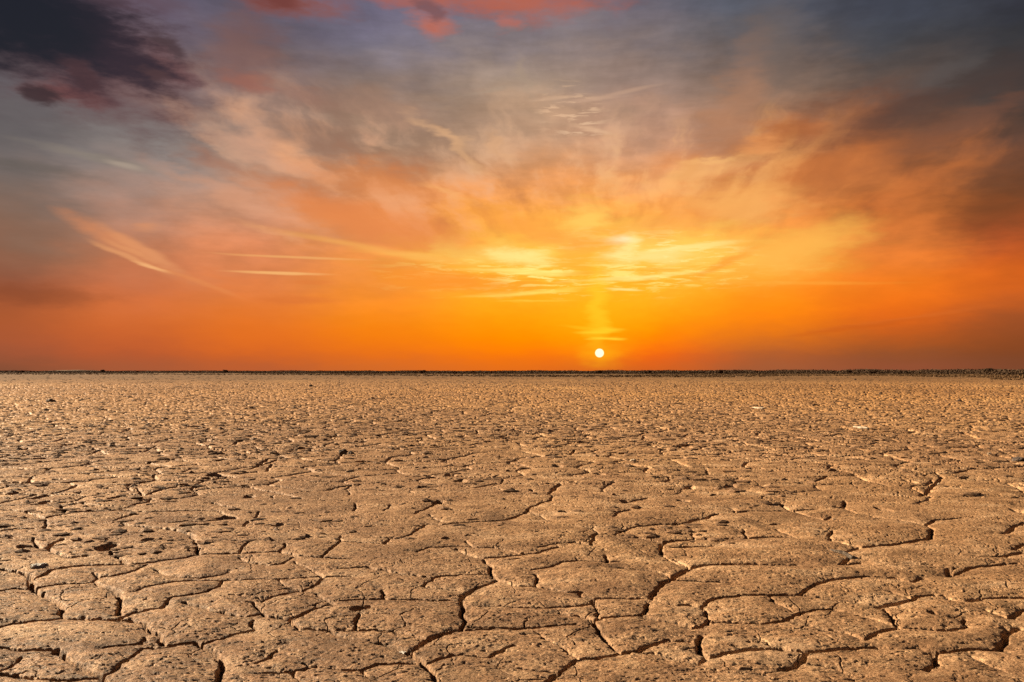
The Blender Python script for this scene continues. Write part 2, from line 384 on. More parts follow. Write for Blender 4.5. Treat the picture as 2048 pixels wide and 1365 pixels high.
# numpy noise
def h2(ix, iy, s):
    n = (ix.astype(np.int64) * 374761393 + iy.astype(np.int64) * 668265263 + s * 1274126177) & 0xffffffff
    n = ((n ^ (n >> 13)) * 1274126177) & 0xffffffff
    n = n ^ (n >> 16)
    return (n & 0xffffff).astype(np.float32) / 16777216.0
def vnoise(x, y, s):
    ix = np.floor(x); iy = np.floor(y)
    fx = (x - ix).astype(np.float32); fy = (y - iy).astype(np.float32)
    fx = fx * fx * fx * (fx * (fx * 6 - 15) + 10); fy = fy * fy * fy * (fy * (fy * 6 - 15) + 10)
    a = h2(ix, iy, s); b = h2(ix + 1, iy, s); cc = h2(ix, iy + 1, s); dd_ = h2(ix + 1, iy + 1, s)
    return (a + (b - a) * fx) * (1 - fy) + (cc + (dd_ - cc) * fx) * fy - 0.5
def fbm(x, y, s, oct=4, gain=0.5):
    r = 0; a = 1.0; t = 0
    for i in range(oct):
        ca, sa = math.cos(0.7 * i + 0.3), math.sin(0.7 * i + 0.3)
        r = r + a * vnoise(x * ca - y * sa + 17.3 * i, x * sa + y * ca - 9.1 * i, s + i); t += a
        a *= gain; x = x * 2.03; y = y * 2.03
    return r / t
def voronoi_edge(x, y, s, jit=0.9):
    """distance to the nearest cell border and a random number of the cell"""
    ix = np.floor(x); iy = np.floor(y)
    d1 = np.full(x.shape, 9e9, np.float32); mx_ = np.zeros_like(d1); my_ = np.zeros_like(d1)
    for oy in (-1, 0, 1):
        for ox in (-1, 0, 1):
            cx, cy = ix + ox, iy + oy
            px = (cx + 0.5 + (h2(cx, cy, s) - 0.5) * jit - x).astype(np.float32)
            py = (cy + 0.5 + (h2(cx, cy, s + 7) - 0.5) * jit - y).astype(np.float32)
            dd_ = px * px + py * py; m = dd_ < d1
            d1 = np.where(m, dd_, d1); mx_ = np.where(m, px, mx_); my_ = np.where(m, py, my_)
    e = np.full(x.shape, 9e9, np.float32)
    cid = h2(np.floor((mx_ + x)), np.floor((my_ + y)), s + 21)
    for oy in (-2, -1, 0, 1, 2):
        for ox in (-2, -1, 0, 1, 2):
            cx, cy = ix + ox, iy + oy
            px = (cx + 0.5 + (h2(cx, cy, s) - 0.5) * jit - x).astype(np.float32)
            py = (cy + 0.5 + (h2(cx, cy, s + 7) - 0.5) * jit - y).astype(np.float32)
            dx, dy = px - mx_, py - my_
            l = np.sqrt(dx * dx + dy * dy)
            v = ((px + mx_) * 0.5 * dx + (py + my_) * 0.5 * dy) / np.maximum(l, 1e-6)
            e = np.where(l > 1e-4, np.minimum(e, v), e)
    return e, cid

# ------------------------------------------------------------------ materials
def principled(name, rough=0.85, spec=0.25):
    m = bpy.data.materials.new(name); m.use_nodes = True
    t = NT(m.node_tree); b = m.node_tree.nodes['Principled BSDF']
    b.inputs['Roughness'].default_value = rough
    b.inputs['Specular IOR Level'].default_value = spec
    return m, t, b

def pos_y(t, co):
    n = t.node('ShaderNodeSeparateXYZ'); t.put(n.inputs[0], co); return n.outputs[1]
def ground_material():
    m, t, b = principled('dried_mud', 0.66, 0.3)
    co = t.node('ShaderNodeTexCoord').outputs['Object']
    big = t.noise(co, 0.12, 4, 0.55)
    vast = t.noise(t.mapping(co, sc=(1, 0.5, 1)), 0.045, 6, 0.68)
    med = t.noise(co, 1.3, 6, 0.6)
    pat = t.noise(co, 7.0, 8, 0.68)
    grain = t.noise(co, 55.0, 6, 0.75)
    grit = t.noise(co, 170.0, 4, 0.7)
    speck = t.noise(t.mapping(co, sc=(0.8, 1, 1)), 17.0, 8, 0.85)
    speck2 = t.noise(t.mapping(co, loc=(3, 7, 1)), 75.0, 6, 0.85)
    col = t.mix(t.maprange(med, 0.35, 0.65), (0.36, 0.183, 0.088), (0.50, 0.280, 0.148))
    col = t.mix(t.maprange(pat, 0.47, 0.62, 0, 0.6), col, (0.66, 0.425, 0.235))      # pale dusty crust
    col = t.mix(t.maprange(pat, 0.49, 0.37, 0, 0.75), col, (0.20, 0.10, 0.042))      # browner soil
    col = t.mix(t.maprange(speck, 0.490, 0.42, 0, 0.95), col, (0.05, 0.026, 0.013))   # dark crumbs
    col = t.mix(t.maprange(speck2, 0.485, 0.42, 0, 0.9), col, (0.07, 0.036, 0.018))
    col = t.mix(t.maprange(speck2, 0.53, 0.60, 0, 0.65), col, (0.82, 0.56, 0.34))      # light grains
    col = t.mix(t.maprange(big, 0.35, 0.65, 0, 0.3), col, (0.56, 0.32, 0.125))
    stain = t.noise(t.mapping(co, loc=(9, 2, 0), sc=(0.7, 1.3, 1)), 2.1, 6, 0.7)
    col = t.mix(t.maprange(stain, 0.50, 0.38, 0, 0.60), col, (0.15, 0.072, 0.030))   # damp looking stains
    col = t.mix(t.maprange(stain, 0.53, 0.64, 0, 0.40), col, (0.76, 0.52, 0.32))
    # broad flecks and drifts that still read far away
    far1 = t.noise(t.mapping(co, sc=(1.0, 0.55, 1)), 2.2, 6, 0.8)
    col = t.mix(t.maprange(far1, 0.46, 0.36, 0, 0.75), col, (0.11, 0.058, 0.026))
    far2 = t.noise(t.mapping(co, sc=(1.0, 0.3, 1)), 0.55, 6, 0.82)
    col = t.mix(t.maprange(far2, 0.46, 0.37, 0, 0.6), col, (0.14, 0.078, 0.034))
    col = t.mix(t.maprange(vast, 0.49, 0.40, 0, 0.45), col, (0.22, 0.115, 0.05))
    col = t.mix(t.maprange(vast, 0.54, 0.64, 0, 0.40), col, (0.68, 0.45, 0.25))
    # golden sunset glow painted into the mud colour, growing beyond the near plates
    far_glow = t.maprange(t.math('ADD', pos_y(t, co), t.math('MULTIPLY', vast, 14.0)), 10.0, 55.0, 0, 0.8)
    col = t.mix(far_glow, col, t.mix(1.0, col, (1.08, 0.93, 0.60), 'MULTIPLY'))
    # dry grass takes over from bare mud far out
    ps = t.node('ShaderNodeSeparateXYZ'); t.put(ps.inputs[0], co)
    off = t.math('MULTIPLY', t.noise(t.mapping(co, sc=(1, 0.6, 1)), 0.03, 5, 0.6), 170.0)
    reach = t.math('ADD', t.math('ADD', t.math('MULTIPLY', t.math('ABSOLUTE', ps.outputs[0]), 0.25), ps.outputs[1]), off)
    cover = t.maprange(reach, 120.0, 270.0, 0, 0.9)
    cover = t.math('MULTIPLY', cover, t.maprange(far2, 0.62, 0.45, 0.55, 1.0))
    col = t.mix(cover, col, (0.13, 0.07, 0.028))
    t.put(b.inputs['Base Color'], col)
    bump1 = t.node('ShaderNodeBump'); bump1.inputs['Strength'].default_value = 0.9; bump1.inputs['Distance'].default_value = 0.010
    t.put(bump1.inputs['Height'], grain)
    bump2 = t.node('ShaderNodeBump'); bump2.inputs['Strength'].default_value = 0.8; bump2.inputs['Distance'].default_value = 0.003
    t.put(bump2.inputs['Height'], grit); t.l.new(bump1.outputs[0], bump2.inputs['Normal'])
    bump0 = t.node('ShaderNodeBump'); bump0.inputs['Strength'].default_value = 0.8; bump0.inputs['Distance'].default_value = 0.035
    t.put(bump0.inputs['Height'], pat); t.l.new(bump0.outputs[0], bump1.inputs['Normal'])
    t.l.new(bump2.outputs[0], b.inputs['Normal'])
    return m
MUD = ground_material()

def rock_material(name, c1, c2, scale=14.0):
    m, t, b = principled(name, 0.8, 0.3)
    co = t.node('ShaderNodeTexCoord').outputs['Object']
    n = t.noise(co, scale, 6, 0.65)
    t.put(b.inputs['Base Color'], t.mix(t.maprange(n, 0.35, 0.65), c1, c2))
    bp = t.node('ShaderNodeBump'); bp.inputs['Strength'].default_value = 0.8; bp.inputs['Distance'].default_value = 0.02
    t.put(bp.inputs['Height'], t.noise(co, scale * 3, 5, 0.7)); t.l.new(bp.outputs[0], b.inputs['Normal'])
    return m
DARK_ROCK = rock_material('dark_rock', (0.03, 0.024, 0.024), (0.15, 0.105, 0.08))
PALE_ROCK = rock_material('pale_rock', (0.42, 0.32, 0.22), (0.66, 0.55, 0.43))
TAN_ROCK = rock_material('tan_rock', (0.28, 0.18, 0.11), (0.46, 0.33, 0.22))
SALT = rock_material('salt_crust', (0.42, 0.38, 0.33), (0.82, 0.80, 0.76), 40.0)
WOOD = rock_material('weathered_wood', (0.03, 0.022, 0.018), (0.22, 0.17, 0.13), 30.0)
BARK = rock_material('bark', (0.05, 0.035, 0.025), (0.10, 0.07, 0.05), 6.0)
def leaf_material(name, a, b_):
    m, t, b = principled(name, 0.8, 0.15)
    co = t.node('ShaderNodeTexCoord').outputs['Object']
    t.put(b.inputs['Base Color'], t.mix(t.maprange(t.noise(co, 0.9, 5, 0.6), 0.35, 0.65), a, b_))
    return m
LEAF = leaf_material('dusty_foliage', (0.05, 0.031, 0.019), (0.10, 0.060, 0.034))
SCRUB = leaf_material('dry_scrub', (0.09, 0.052, 0.026), (0.17, 0.10, 0.048))

# ------------------------------------------------------------------ the cracks as they run in the photograph
CR = {}
CR['A'] = (0, 960, [
 (1.2,[(0,172),(60,170),(130,180),(220,210),(262,225)]),
 (1.9,[(262,225),(340,205),(420,188),(520,180),(600,176)]),
 (1.1,[(600,176),(720,172),(840,182),(960,180),(1080,178),(1200,178),(1270,182),(1330,205),(1385,222)]),
 (1.0,[(360,140),(362,165),(395,190)]),(1.3,[(700,165),(740,160),(790,140),(870,128),(885,105)]),
 (1.3,[(800,50),(845,90),(920,65),(1010,48),(1125,40)]),(0.8,[(845,90),(800,85),(740,80)]),
 (1.0,[(270,230),(275,265),(265,295)]),(1.0,[(665,235),(730,210),(790,198)]),
 (2.4,[(715,250),(770,268),(850,275),(930,283),(1010,292),(1080,305),(1115,320),(1140,350),(1150,390),(1160,440)]),
 (2.0,[(1160,440),(1080,458),(1000,468),(900,482),(830,488),(750,490),(640,495),(520,500),(420,510),(300,530),(230,570),(190,580)]),
 (1.5,[(1160,440),(1270,438),(1400,435),(1500,432),(1640,430),(1740,455),(1880,465),(2048,470)]),
 (1.2,[(1400,435),(1420,400),(1450,365)]),(1.0,[(1640,425),(1670,400),(1668,380)]),
 (1.5,[(1880,465),(1930,420),(1990,370),(1995,330)]),(2.0,[(650,420),(690,455),(745,488)]),
 (2.0,[(275,405),(300,385),(370,350)]),(1.2,[(275,405),(240,410),(205,370),(200,345)]),
 (1.8,[(275,405),(340,440),(420,458),(500,448)]),(1.5,[(860,495),(800,525),(740,548),(660,562),(590,565),(540,600)]),
 (2.5,[(0,530),(60,535),(130,545),(180,570),(190,610),(195,645),(240,670),(290,700),(350,740),(355,790),(370,815)]),
 (1.2,[(0,655),(80,640),(195,645)]),(1.2,[(210,640),(280,625),(380,610),(480,608),(540,605)]),
 (2.3,[(540,600),(600,630),(660,650),(700,675),(705,720),(690,770),(695,800)]),(1.0,[(575,565),(550,545)]),
 (1.5,[(0,870),(80,850),(200,835),(300,825),(370,815)]),(2.1,[(370,815),(480,822),(580,822),(690,828),(750,830)]),
 (1.3,[(690,825),(780,790),(880,768),(940,765),(980,720),(1010,700)]),
 (1.0,[(1010,700),(1100,690),(1200,675),(1280,640),(1295,600)]),
 (1.2,[(910,530),(970,560),(1060,580),(1180,585),(1280,570),(1340,550)]),
 (1.0,[(780,665),(880,630),(1000,610),(1130,600),(1300,600),(1480,595),(1650,590),(1800,578),(1900,575),(2048,570)]),
 (1.3,[(1900,575),(1870,610),(1810,645),(1770,665),(1700,678),(1600,700),(1530,730)]),
 (1.0,[(1630,595),(1660,630),(1710,650),(1770,662)]),
 (1.8,[(1080,730),(1150,750),(1240,780),(1340,800),(1440,815),(1530,800)]),
 (1.8,[(1480,735),(1510,770),(1540,800),(1620,820),(1690,828),(1780,795),(1850,765),(1950,740)]),
 (1.0,[(1850,680),(1900,710),(1950,740)]),(1.3,[(1690,830),(1760,880),(1860,885),(1920,890),(1980,920),(2048,940)]),
 (2.7,[(750,830),(840,850),(860,880),(920,910),(935,950),(960,975),(1040,975),(1140,962),(1190,990),(1250,1010),(1290,1060),(1295,1110),(1280,1185),(1270,1230)]),
 (1.2,[(620,985),(700,975),(830,965),(850,930)]),(1.2,[(1190,970),(1280,940),(1400,905),(1510,885)]),
 (1.3,[(1480,835),(1475,870),(1510,885)]),
 (2.3,[(0,985),(60,990),(130,1000),(230,998),(320,1000),(360,1025),(420,1070),(500,1110),(600,1140),(610,1185),(620,1240)]),
 (1.5,[(600,1140),(680,1115),(740,1060),(830,995)]),(1.8,[(0,1135),(150,1150),(300,1160),(450,1165),(580,1155)]),
 (1.0,[(0,1120),(60,1100),(130,1040)]),(1.0,[(830,995),(960,990),(1140,965)]),
 (1.0,[(1770,1080),(1880,1100),(2000,1115),(2048,1115)]),(1.0,[(1620,1000),(1580,1050),(1500,1080)]),
 (0.9,[(1560,1130),(1710,1125),(1850,1095)]),(1.0,[(1710,1125),(1770,1185)]),
 (1.0,[(1400,465),(1460,490),(1580,510),(1650,500),(1720,465)]),(0.9,[(1720,490),(1800,520),(1900,575)]),
 (1.3,[(1380,35),(1450,42),(1530,60),(1620,75),(1710,95),(1770,110)]),(1.3,[(1920,55),(1980,42),(2048,38)]),
 (1.0,[(1240,135),(1300,150),(1380,160)]),(1.0,[(1490,220),(1520,185)]),(1.3,[(1430,270),(1450,240)]),
 (1.2,[(1000,250),(1090,238),(1200,240),(1385,225)]),(1.0,[(0,305),(100,295),(200,290)]),
])
CR['B'] = (680, 960, [
 (2.2,[(1290,30),(1255,55),(1220,95)]),
 (1.4,[(1245,105),(1230,130),(1160,150),(1110,170),(1080,205),(1020,230),(950,245),(820,250),(700,258),(600,270),(520,262)]),
 (1.0,[(1080,205),(1110,195),(1170,210),(1200,240)]),(1.2,[(525,210),(560,235),(605,250)]),
 (1.4,[(440,205),(500,175),(560,148),(620,150)]),(1.0,[(180,335),(270,345),(360,345),(420,325),(450,295),(520,262)]),
 (1.2,[(0,370),(100,372),(200,378),(265,385),(290,355),(330,345)]),
 (1.3,[(450,430),(520,405),(610,400),(700,395),(790,400),(900,405),(990,420),(1050,440),(1150,440),(1200,420),(1280,400)]),
 (1.3,[(735,365),(760,385),(790,400)]),
 (1.5,[(1160,400),(1280,380),(1380,375),(1475,390),(1485,330),(1510,320),(1610,322),(1700,330),(1800,350),(1880,365)]),
 (1.2,[(1610,322),(1650,300),(1730,275),(1850,262),(2048,250)]),(1.2,[(1480,290),(1510,318)]),
 (2.3,[(2048,350),(1960,355),(1900,365),(1880,390),(1880,440)]),(1.2,[(1880,440),(1960,490),(2048,530)]),
 (2.9,[(2048,530),(1980,570),(1920,610),(1860,650),(1830,690),(1825,720)]),
 (1.2,[(680,410),(740,440),(840,465),(960,460),(1080,445)]),(2.2,[(845,475),(880,520),(890,570),(925,600)]),
 (2.8,[(925,600),(860,625),(790,650),(740,680),(710,720),(725,760),(710,800),(735,830),(700,890)]),
 (1.6,[(925,600),(990,620),(1050,635),(1140,637),(1250,655),(1330,675),(1410,675),(1415,705)]),
 (1.2,[(1140,637),(1150,610),(1155,590),(1140,565)]),
 (1.6,[(0,525),(80,522),(160,515),(210,530),(300,545),(400,560),(480,572),(545,580),(620,568),(720,562),(880,562)]),
 (1.1,[(545,580),(540,600),(500,610),(495,630),(560,640),(680,655)]),
 (1.2,[(0,720),(100,712),(250,708),(380,710),(520,712),(690,718)]),(1.7,[(262,708),(250,660)]),
 (1.7,[(1420,705),(1490,715),(1600,712),(1700,715),(1825,718)]),(1.3,[(1490,715),(1475,745),(1505,760),(1520,830)]),
 (1.3,[(1825,720),(1900,740),(1980,750),(2048,750)]),(1.6,[(1805,740),(1800,775),(1755,810),(1840,830),(1960,850),(2048,870)]),
 (1.2,[(1755,810),(1640,815),(1560,820),(1490,835),(1400,810),(1280,795)]),
 (1.7,[(1490,835),(1510,880),(1540,930),(1590,985),(1640,1025)]),(0.9,[(820,755),(1000,760),(1200,765),(1400,755),(1480,745)]),
 (1.2,[(760,870),(900,875),(1050,878),(1180,872),(1380,855)]),
 (2.6,[(700,890),(640,900),(560,930),(500,960),(420,1020)]),(1.0,[(700,893),(800,885),(900,882)]),
 (2.6,[(420,1020),(470,1070),(510,1110),(545,1140),(565,1185),(575,1230)]),
 (1.3,[(0,885),(100,890),(200,888),(300,895),(400,915),(480,940)]),(1.7,[(95,885),(95,840),(110,795)]),
 (3.2,[(240,970),(300,985),(360,1005),(410,1025)]),
 (1.1,[(520,1085),(580,1060),(660,1035),(760,1035),(870,1045),(920,1015),(1020,975)]),
 (1.1,[(870,1075),(950,1095),(1060,1110),(1200,1125),(1310,1140)]),(1.0,[(0,1115),(130,1118),(230,1085),(350,1078),(430,1082)]),
 (1.1,[(130,1118),(190,1165)]),(1.1,[(1170,910),(1260,965),(1330,1010),(1400,1048)]),
 (2.5,[(1400,1050),(1340,1090),(1280,1140),(1215,1185),(1180,1220)]),
 (1.8,[(1400,1050),(1500,1052),(1580,1040),(1640,1025),(1760,1010),(1840,975),(1920,945)]),
 (1.0,[(1920,950),(2048,960)]),(1.1,[(1760,1020),(1900,1045),(2048,1080)]),
 (1.2,[(90,140),(85,185)]),(1.0,[(260,185),(300,150)]),(1.2,[(1600,220),(1630,195),(1700,180)]),
 (1.0,[(1120,540),(1230,520),(1300,490),(1420,485),(1560,490),(1640,485)]),(1.0,[(1640,530),(1780,540),(1900,560),(1940,590)]),
 (1.2,[(1660,140),(1720,125),(1800,110)]),(1.5,[(1555,450),(1557,495)]),
])
CR['C'] = (1348, 960, [
 (2.5,[(0,262),(80,250),(120,238),(190,225),(220,205),(255,198)]),(1.2,[(105,310),(120,345)]),
 (1.5,[(0,355),(120,348),(250,345),(420,342),(520,335),(640,335),(710,338)]),(1.0,[(420,340),(410,290)]),
 (1.1,[(600,290),(650,310),(710,335)]),(1.0,[(0,395),(100,392),(230,388)]),
 (1.5,[(1000,430),(1050,405),(1100,395),(1000,372),(920,355),(905,330),(925,300)]),
 (2.2,[(1100,395),(1180,385),(1280,378),(1400,360),(1490,345),(1510,310),(1505,285)]),
 (1.5,[(1505,285),(1475,268),(1520,240),(1580,235),(1690,228)]),(1.2,[(1475,268),(1400,250),(1280,230),(1150,212)]),
 (2.1,[(1920,322),(1970,305),(2000,275),(2048,258)]),(1.2,[(340,165),(365,188),(440,180),(560,182),(700,180),(830,170)]),
 (1.1,[(620,135),(660,170),(700,182)]),(1.0,[(700,182),(800,215),(880,235),(920,215)]),
 (1.6,[(1000,125),(1000,155),(975,162)]),(1.0,[(1000,160),(1060,190)]),(1.0,[(570,265),(620,260)]),
 (1.8,[(1440,100),(1470,80),(1500,68)]),
 (2.5,[(0,600),(40,560),(100,530),(170,512),(300,506),(450,503),(600,506),(720,508)]),(1.2,[(0,470),(90,528)]),
 (1.4,[(980,505),(1060,495),(1090,490)]),(2.2,[(980,500),(1010,470),(1040,455)]),
 (1.7,[(1100,465),(1250,480),(1400,492),(1520,500),(1640,515),(1720,522),(1850,505),(1940,495),(2005,492)]),
 (2.8,[(1640,515),(1615,530),(1610,565)]),(1.3,[(1610,570),(1680,545),(1720,522)]),
 (1.9,[(1880,450),(1940,448),(2000,435),(2048,430)]),(1.5,[(1990,415),(2020,395),(2048,378)]),
 (1.0,[(0,605),(80,608),(200,615),(330,622)]),(1.7,[(740,685),(790,650),(830,625),(890,605),(1000,590),(1120,575)]),
 (1.4,[(1390,605),(1420,590),(1460,580)]),(0.9,[(1390,605),(1300,580),(1120,575)]),
 (1.8,[(160,765),(230,715),(300,700),(400,690),(480,690),(600,690),(740,688),(850,700),(950,712),(1080,725)]),
 (1.0,[(550,690),(620,740),(700,780)]),
 (1.6,[(0,750),(80,752),(160,760),(190,790),(205,830),(180,865),(110,885),(0,850)]),
 (1.4,[(205,850),(300,850),(420,855),(520,858),(640,840),(680,825),(740,790),(830,768),(930,765)]),
 (1.3,[(930,765),(1030,785),(1120,805),(1220,840),(1330,875)]),(1.6,[(680,840),(780,860),(900,885),(1000,900),(1080,930),(1115,945)]),
 (2.2,[(1115,945),(1160,915),(1230,890),(1330,875)]),(2.1,[(1190,760),(1280,740),(1390,720),(1430,695),(1520,685),(1580,690)]),
 (1.2,[(1580,685),(1640,715)]),(1.1,[(1270,665),(1400,715)]),(1.7,[(1330,875),(1290,850),(1270,800),(1230,770)]),
 (1.0,[(1330,875),(1450,880),(1600,890),(1720,870),(1700,830)]),(1.8,[(1730,725),(1800,708),(1900,705),(2048,700)]),
 (1.5,[(1820,770),(1900,800),(1970,825),(2048,770)]),(2.2,[(2015,885),(1940,910),(1940,960),(1900,1005)]),
 (1.8,[(1900,1005),(1800,1000),(1700,1005),(1600,1015),(1530,1020),(1440,995),(1370,990)]),
 (2.4,[(1530,1020),(1535,1070),(1535,1090),(1480,1125)]),(3.0,[(160,930),(145,980),(160,1030),(200,1050)]),
 (2.0,[(140,1090),(200,1055),(300,1025),(420,1005),(560,1000),(700,1010),(780,1018),(900,1010),(1060,995),(1180,988)]),
 (1.2,[(0,1060),(70,1070),(140,1085)]),(1.6,[(775,1025),(740,1080),(700,1105),(620,1120)]),
 (1.3,[(1740,1040),(1850,1090),(1950,1125),(2048,1145)]),(0.9,[(480,930),(560,980),(700,1010)]),
 (1.0,[(800,1090),(950,1110),(1020,1140)]),
])
# traced straight in photograph pixels: the middle distance
CR['M'] = (0, 0, [
 (2.0,[(188,897),(213,910)]),(1.6,[(290,906),(313,893)]),(1.4,[(500,940),(545,925),(560,918)]),(1.6,[(533,944),(545,930)]),
 (1.8,[(365,947),(385,938)]),(1.6,[(475,950),(515,945)]),(1.2,[(0,907),(60,905),(100,897)]),(1.5,[(570,846),(590,838)]),
 (1.4,[(635,895),(670,885)]),(1.8,[(655,982),(680,973),(720,970)]),(1.4,[(890,888),(920,882)]),
 (2.2,[(1105,985),(1120,970)]),(1.4,[(950,978),(995,970)]),(1.4,[(1140,911),(1150,900)]),(1.5,[(1065,872),(1080,863)]),
 (1.8,[(1850,990),(1865,975),(1880,962),(1885,955),(1870,945)]),(1.5,[(1630,965),(1655,955)]),
])
SCL = 2048.0 / 700.0
segs = []
rnd = random.Random(5)
for key, (ox, oy, lst) in CR.items():
    k = 1.0 if key == 'M' else 1.0 / SCL
    for w, pts in lst:
        P = []
        for (x, y) in pts:
            gx, gy = ground_at(ox + x * k, oy + y * k); P.append((gx, gy))
        # subdivide with a little wander so no stretch is ruler straight
        Q = [P[0]]
        for a, b in zip(P[:-1], P[1:]):
            L = math.hypot(b[0] - a[0], b[1] - a[1]); n = max(1, int(L / 0.05))
            for i in range(1, n + 1):
                t = i / n
                j = 0.006 if i < n else 0.0
                Q.append((a[0] + (b[0] - a[0]) * t + rnd.gauss(0, j), a[1] + (b[1] - a[1]) * t + rnd.gauss(0, j)))
        N = len(Q) - 1
        for i in range(N):
            e = min(i + 0.5, N - i - 0.5) / max(1, N) * 2
            taper = 0.55 + 0.45 * min(1.0, e * 2.5)
            segs.append((*Q[i], *Q[i + 1], w * taper * rnd.uniform(0.75, 1.25)))

# ------------------------------------------------------------------ the ground: one sheet round the camera out to the horizon
def build_ground():
    r = [0.25]
    while r[-1] < 2.7: r.append(r[-1] * 1.06)
    K = 0.30 / (CAM_H * F / 2)
    while r[-1] < 70.0: r.append(r[-1] + K * r[-1] ** 2 if r[-1] < 55 else r[-1] * 1.012)
    while r[-1] < 6000.0: r.append(r[-1] * 1.03)
    r = np.array(r)
    dense = np.arange(-35.0, 35.0001, 0.04)
    side = []; a = 35.0; st = 0.05
    while a < 178.5: st = min(st * 1.12, 3.0); a += st; side.append(a)
    side = np.array(side[:-1] if side[-1] > 179.5 else side)
    th = np.radians(np.concatenate([-side[::-1], dense, side]))
    nr, nt = len(r), len(th)
    R, T = np.meshgrid(r, th, indexing='ij')
    X = (R * np.sin(T)); Y = (R * np.cos(T))
    print('ground grid', nr, nt, nr * nt)
    # gentle wander of all coordinates keeps cell borders from being straight
    near = R < 130
    x = X[near]; y = Y[near]
    rr = R[near].astype(np.float32)
    wx = x + 0.10 * fbm(x * 3.1, y * 3.1, 11, 3) + 0.025 * fbm(x * 19, y * 19, 15, 2)
    wy = y + 0.10 * fbm(x * 3.1 + 50, y * 3.1, 31, 3) + 0.025 * fbm(x * 19 + 9, y * 19, 35, 2)
    print('warp')
    # traced cracks: distance to the nearest, and a measure of its width
    D = np.full(X.shape, 0.6, np.float32); C = np.full(X.shape, 9.0, np.float32)
    Wd = (0.85 + 0.9 * (fbm(X * 9, Y * 9, 77, 2) + 0.5)).astype(np.float32)
    jx = 0.012; X2 = X.copy(); Y2 = Y.copy()
    sel = (R > 2.3) & (R < 26)
    X2[sel] += 0.009 * fbm(X[sel] * 28, Y[sel] * 28, 91, 3) * 2; Y2[sel] += 0.009 * fbm(X[sel] * 28, Y[sel] * 28, 95, 3) * 2
    thd = th
    for (ax, ay, bx, by, w) in segs:
        mxx, myy = (ax + bx) / 2, (ay + by) / 2
        rc = math.hypot(mxx, myy); rad = 0.40 + math.hypot(bx - ax, by - ay) / 2
        i0, i1 = np.searchsorted(r, [rc - rad, rc + rad])
        tcn = math.atan2(mxx, myy); dt = rad / rc
        j0, j1 = np.searchsorted(thd, [tcn - dt, tcn + dt])
        xs = X2[i0:i1, j0:j1]; ys = Y2[i0:i1, j0:j1]
        dx, dy = bx - ax, by - ay; L2 = dx * dx + dy * dy + 1e-9
        t = np.clip(((xs - ax) * dx + (ys - ay) * dy) / L2, 0, 1)
        dist = np.hypot(xs - ax - dx * t, ys - ay - dy * t).astype(np.float32)
        np.minimum(D[i0:i1, j0:j1], dist, out=D[i0:i1, j0:j1])
        np.minimum(C[i0:i1, j0:j1], dist / (0.0045 * w ** 0.6 * (0.88 + 0.45 * abs(dx) / math.sqrt(L2)) * min(1.7, max(0.9, 0.55 + rc / 10))), out=C[i0:i1, j0:j1])
    print('traced', len(segs))
    D = D[near]; C = C[near]; Wd = Wd[near]
    # procedural network, everywhere; inside the traced part only as faint hairlines
    inview = (rr > 3.0) & (rr < 10.5) & (np.abs(T[near]) < math.radians(31.5))
    fadeT = np.clip((rr - 8.5) / 2.5, 0, 1)
    fadeT = np.where(np.abs(T[near]) > math.radians(31.5), 1.0, fadeT); fadeT = np.where(rr < 3.0, 1.0, fadeT)
    e1, cid = voronoi_edge(wx / 0.78, wy / 0.78, 3); e1 = e1 * 0.78
    e2, _ = voronoi_edge(wx / 0.27, wy / 0.27, 8); e2 = e2 * 0.27
    print('voronoi')
    on1 = np.clip((fbm(x * 1.1, y * 1.1, 41, 3) + 0.26) * 6, 0, 1)
    on2 = np.clip((fbm(x * 1.9, y * 1.9, 51, 3) + 0.04) * 6, 0, 1)
    c1w = (0.0105 * Wd * on1 * np.clip(0.6 + rr / 20, 0.8, 2.0)).astype(np.float32) * (0.05 + 0.95 * fadeT)
    on2 = on2 * (0.3 + 0.7 * fadeT)
    c2w = (0.0038 * Wd * on2).astype(np.float32)
    def trench(dist, w, s=1.35): return np.exp(-np.power(dist / np.maximum(w, 1e-5), 4.0) / s)
    g = np.exp(-np.power(C / Wd, 4.0) / 1.6)
    depth = np.minimum(0.07, 0.028 + 0 * g)
    z = np.zeros_like(rr)
    fl = np.clip(1.2 - rr / 36, 0.28, 1)
    # plates swell between cracks
    dn = np.minimum(D, np.where(fadeT > 0.02, e1 / np.maximum(fadeT, 0.05), 9))
    dome = 1.0 - np.exp(-np.clip(dn, 0, 1) / 0.13)
    z += 0.032 * fl ** 0.5 * dome * (0.75 + 0.9 * fbm(x * 0.9, y * 0.9, 61, 2))
    dome2 = 1.0 - np.exp(-np.clip(e2, 0, 1) / 0.05)
    z += 0.004 * dome2 * on2
    # undulation and small relief
    z += 0.04 * fbm(x * 0.45, y * 0.45, 101, 3)
    z += 0.008 * fl * fbm(x * 4.2, y * 7.5, 111, 4, 0.55)
    z += 0.0065 * fl * fbm(x * 33, y * 46, 121, 3, 0.6) * (0.35 + 1.3 * np.clip(fbm(x * 2.2, y * 2.2, 131, 2) + 0.5, 0, 1))
    # little pits and flaked hollows
    p = fbm(x * 11 + y * 2, y * 19, 141, 4, 0.6); z -= 0.006 * fl * np.clip((p - 0.22) * 9, 0, 1)
    p2 = fbm(x * 30 + y * 6, y * 62, 151, 3, 0.6); z -= 0.0055 * np.clip((p2 - 0.14) * 9, 0, 1)
    # scattered dark hollows, seen as dashes in the middle distance
    e3, cid3 = voronoi_edge(wx / 0.5 + 31, wy / 0.4 + 7, 17)
    ix, iy = np.floor(x / 0.55), np.floor(y / 0.55)
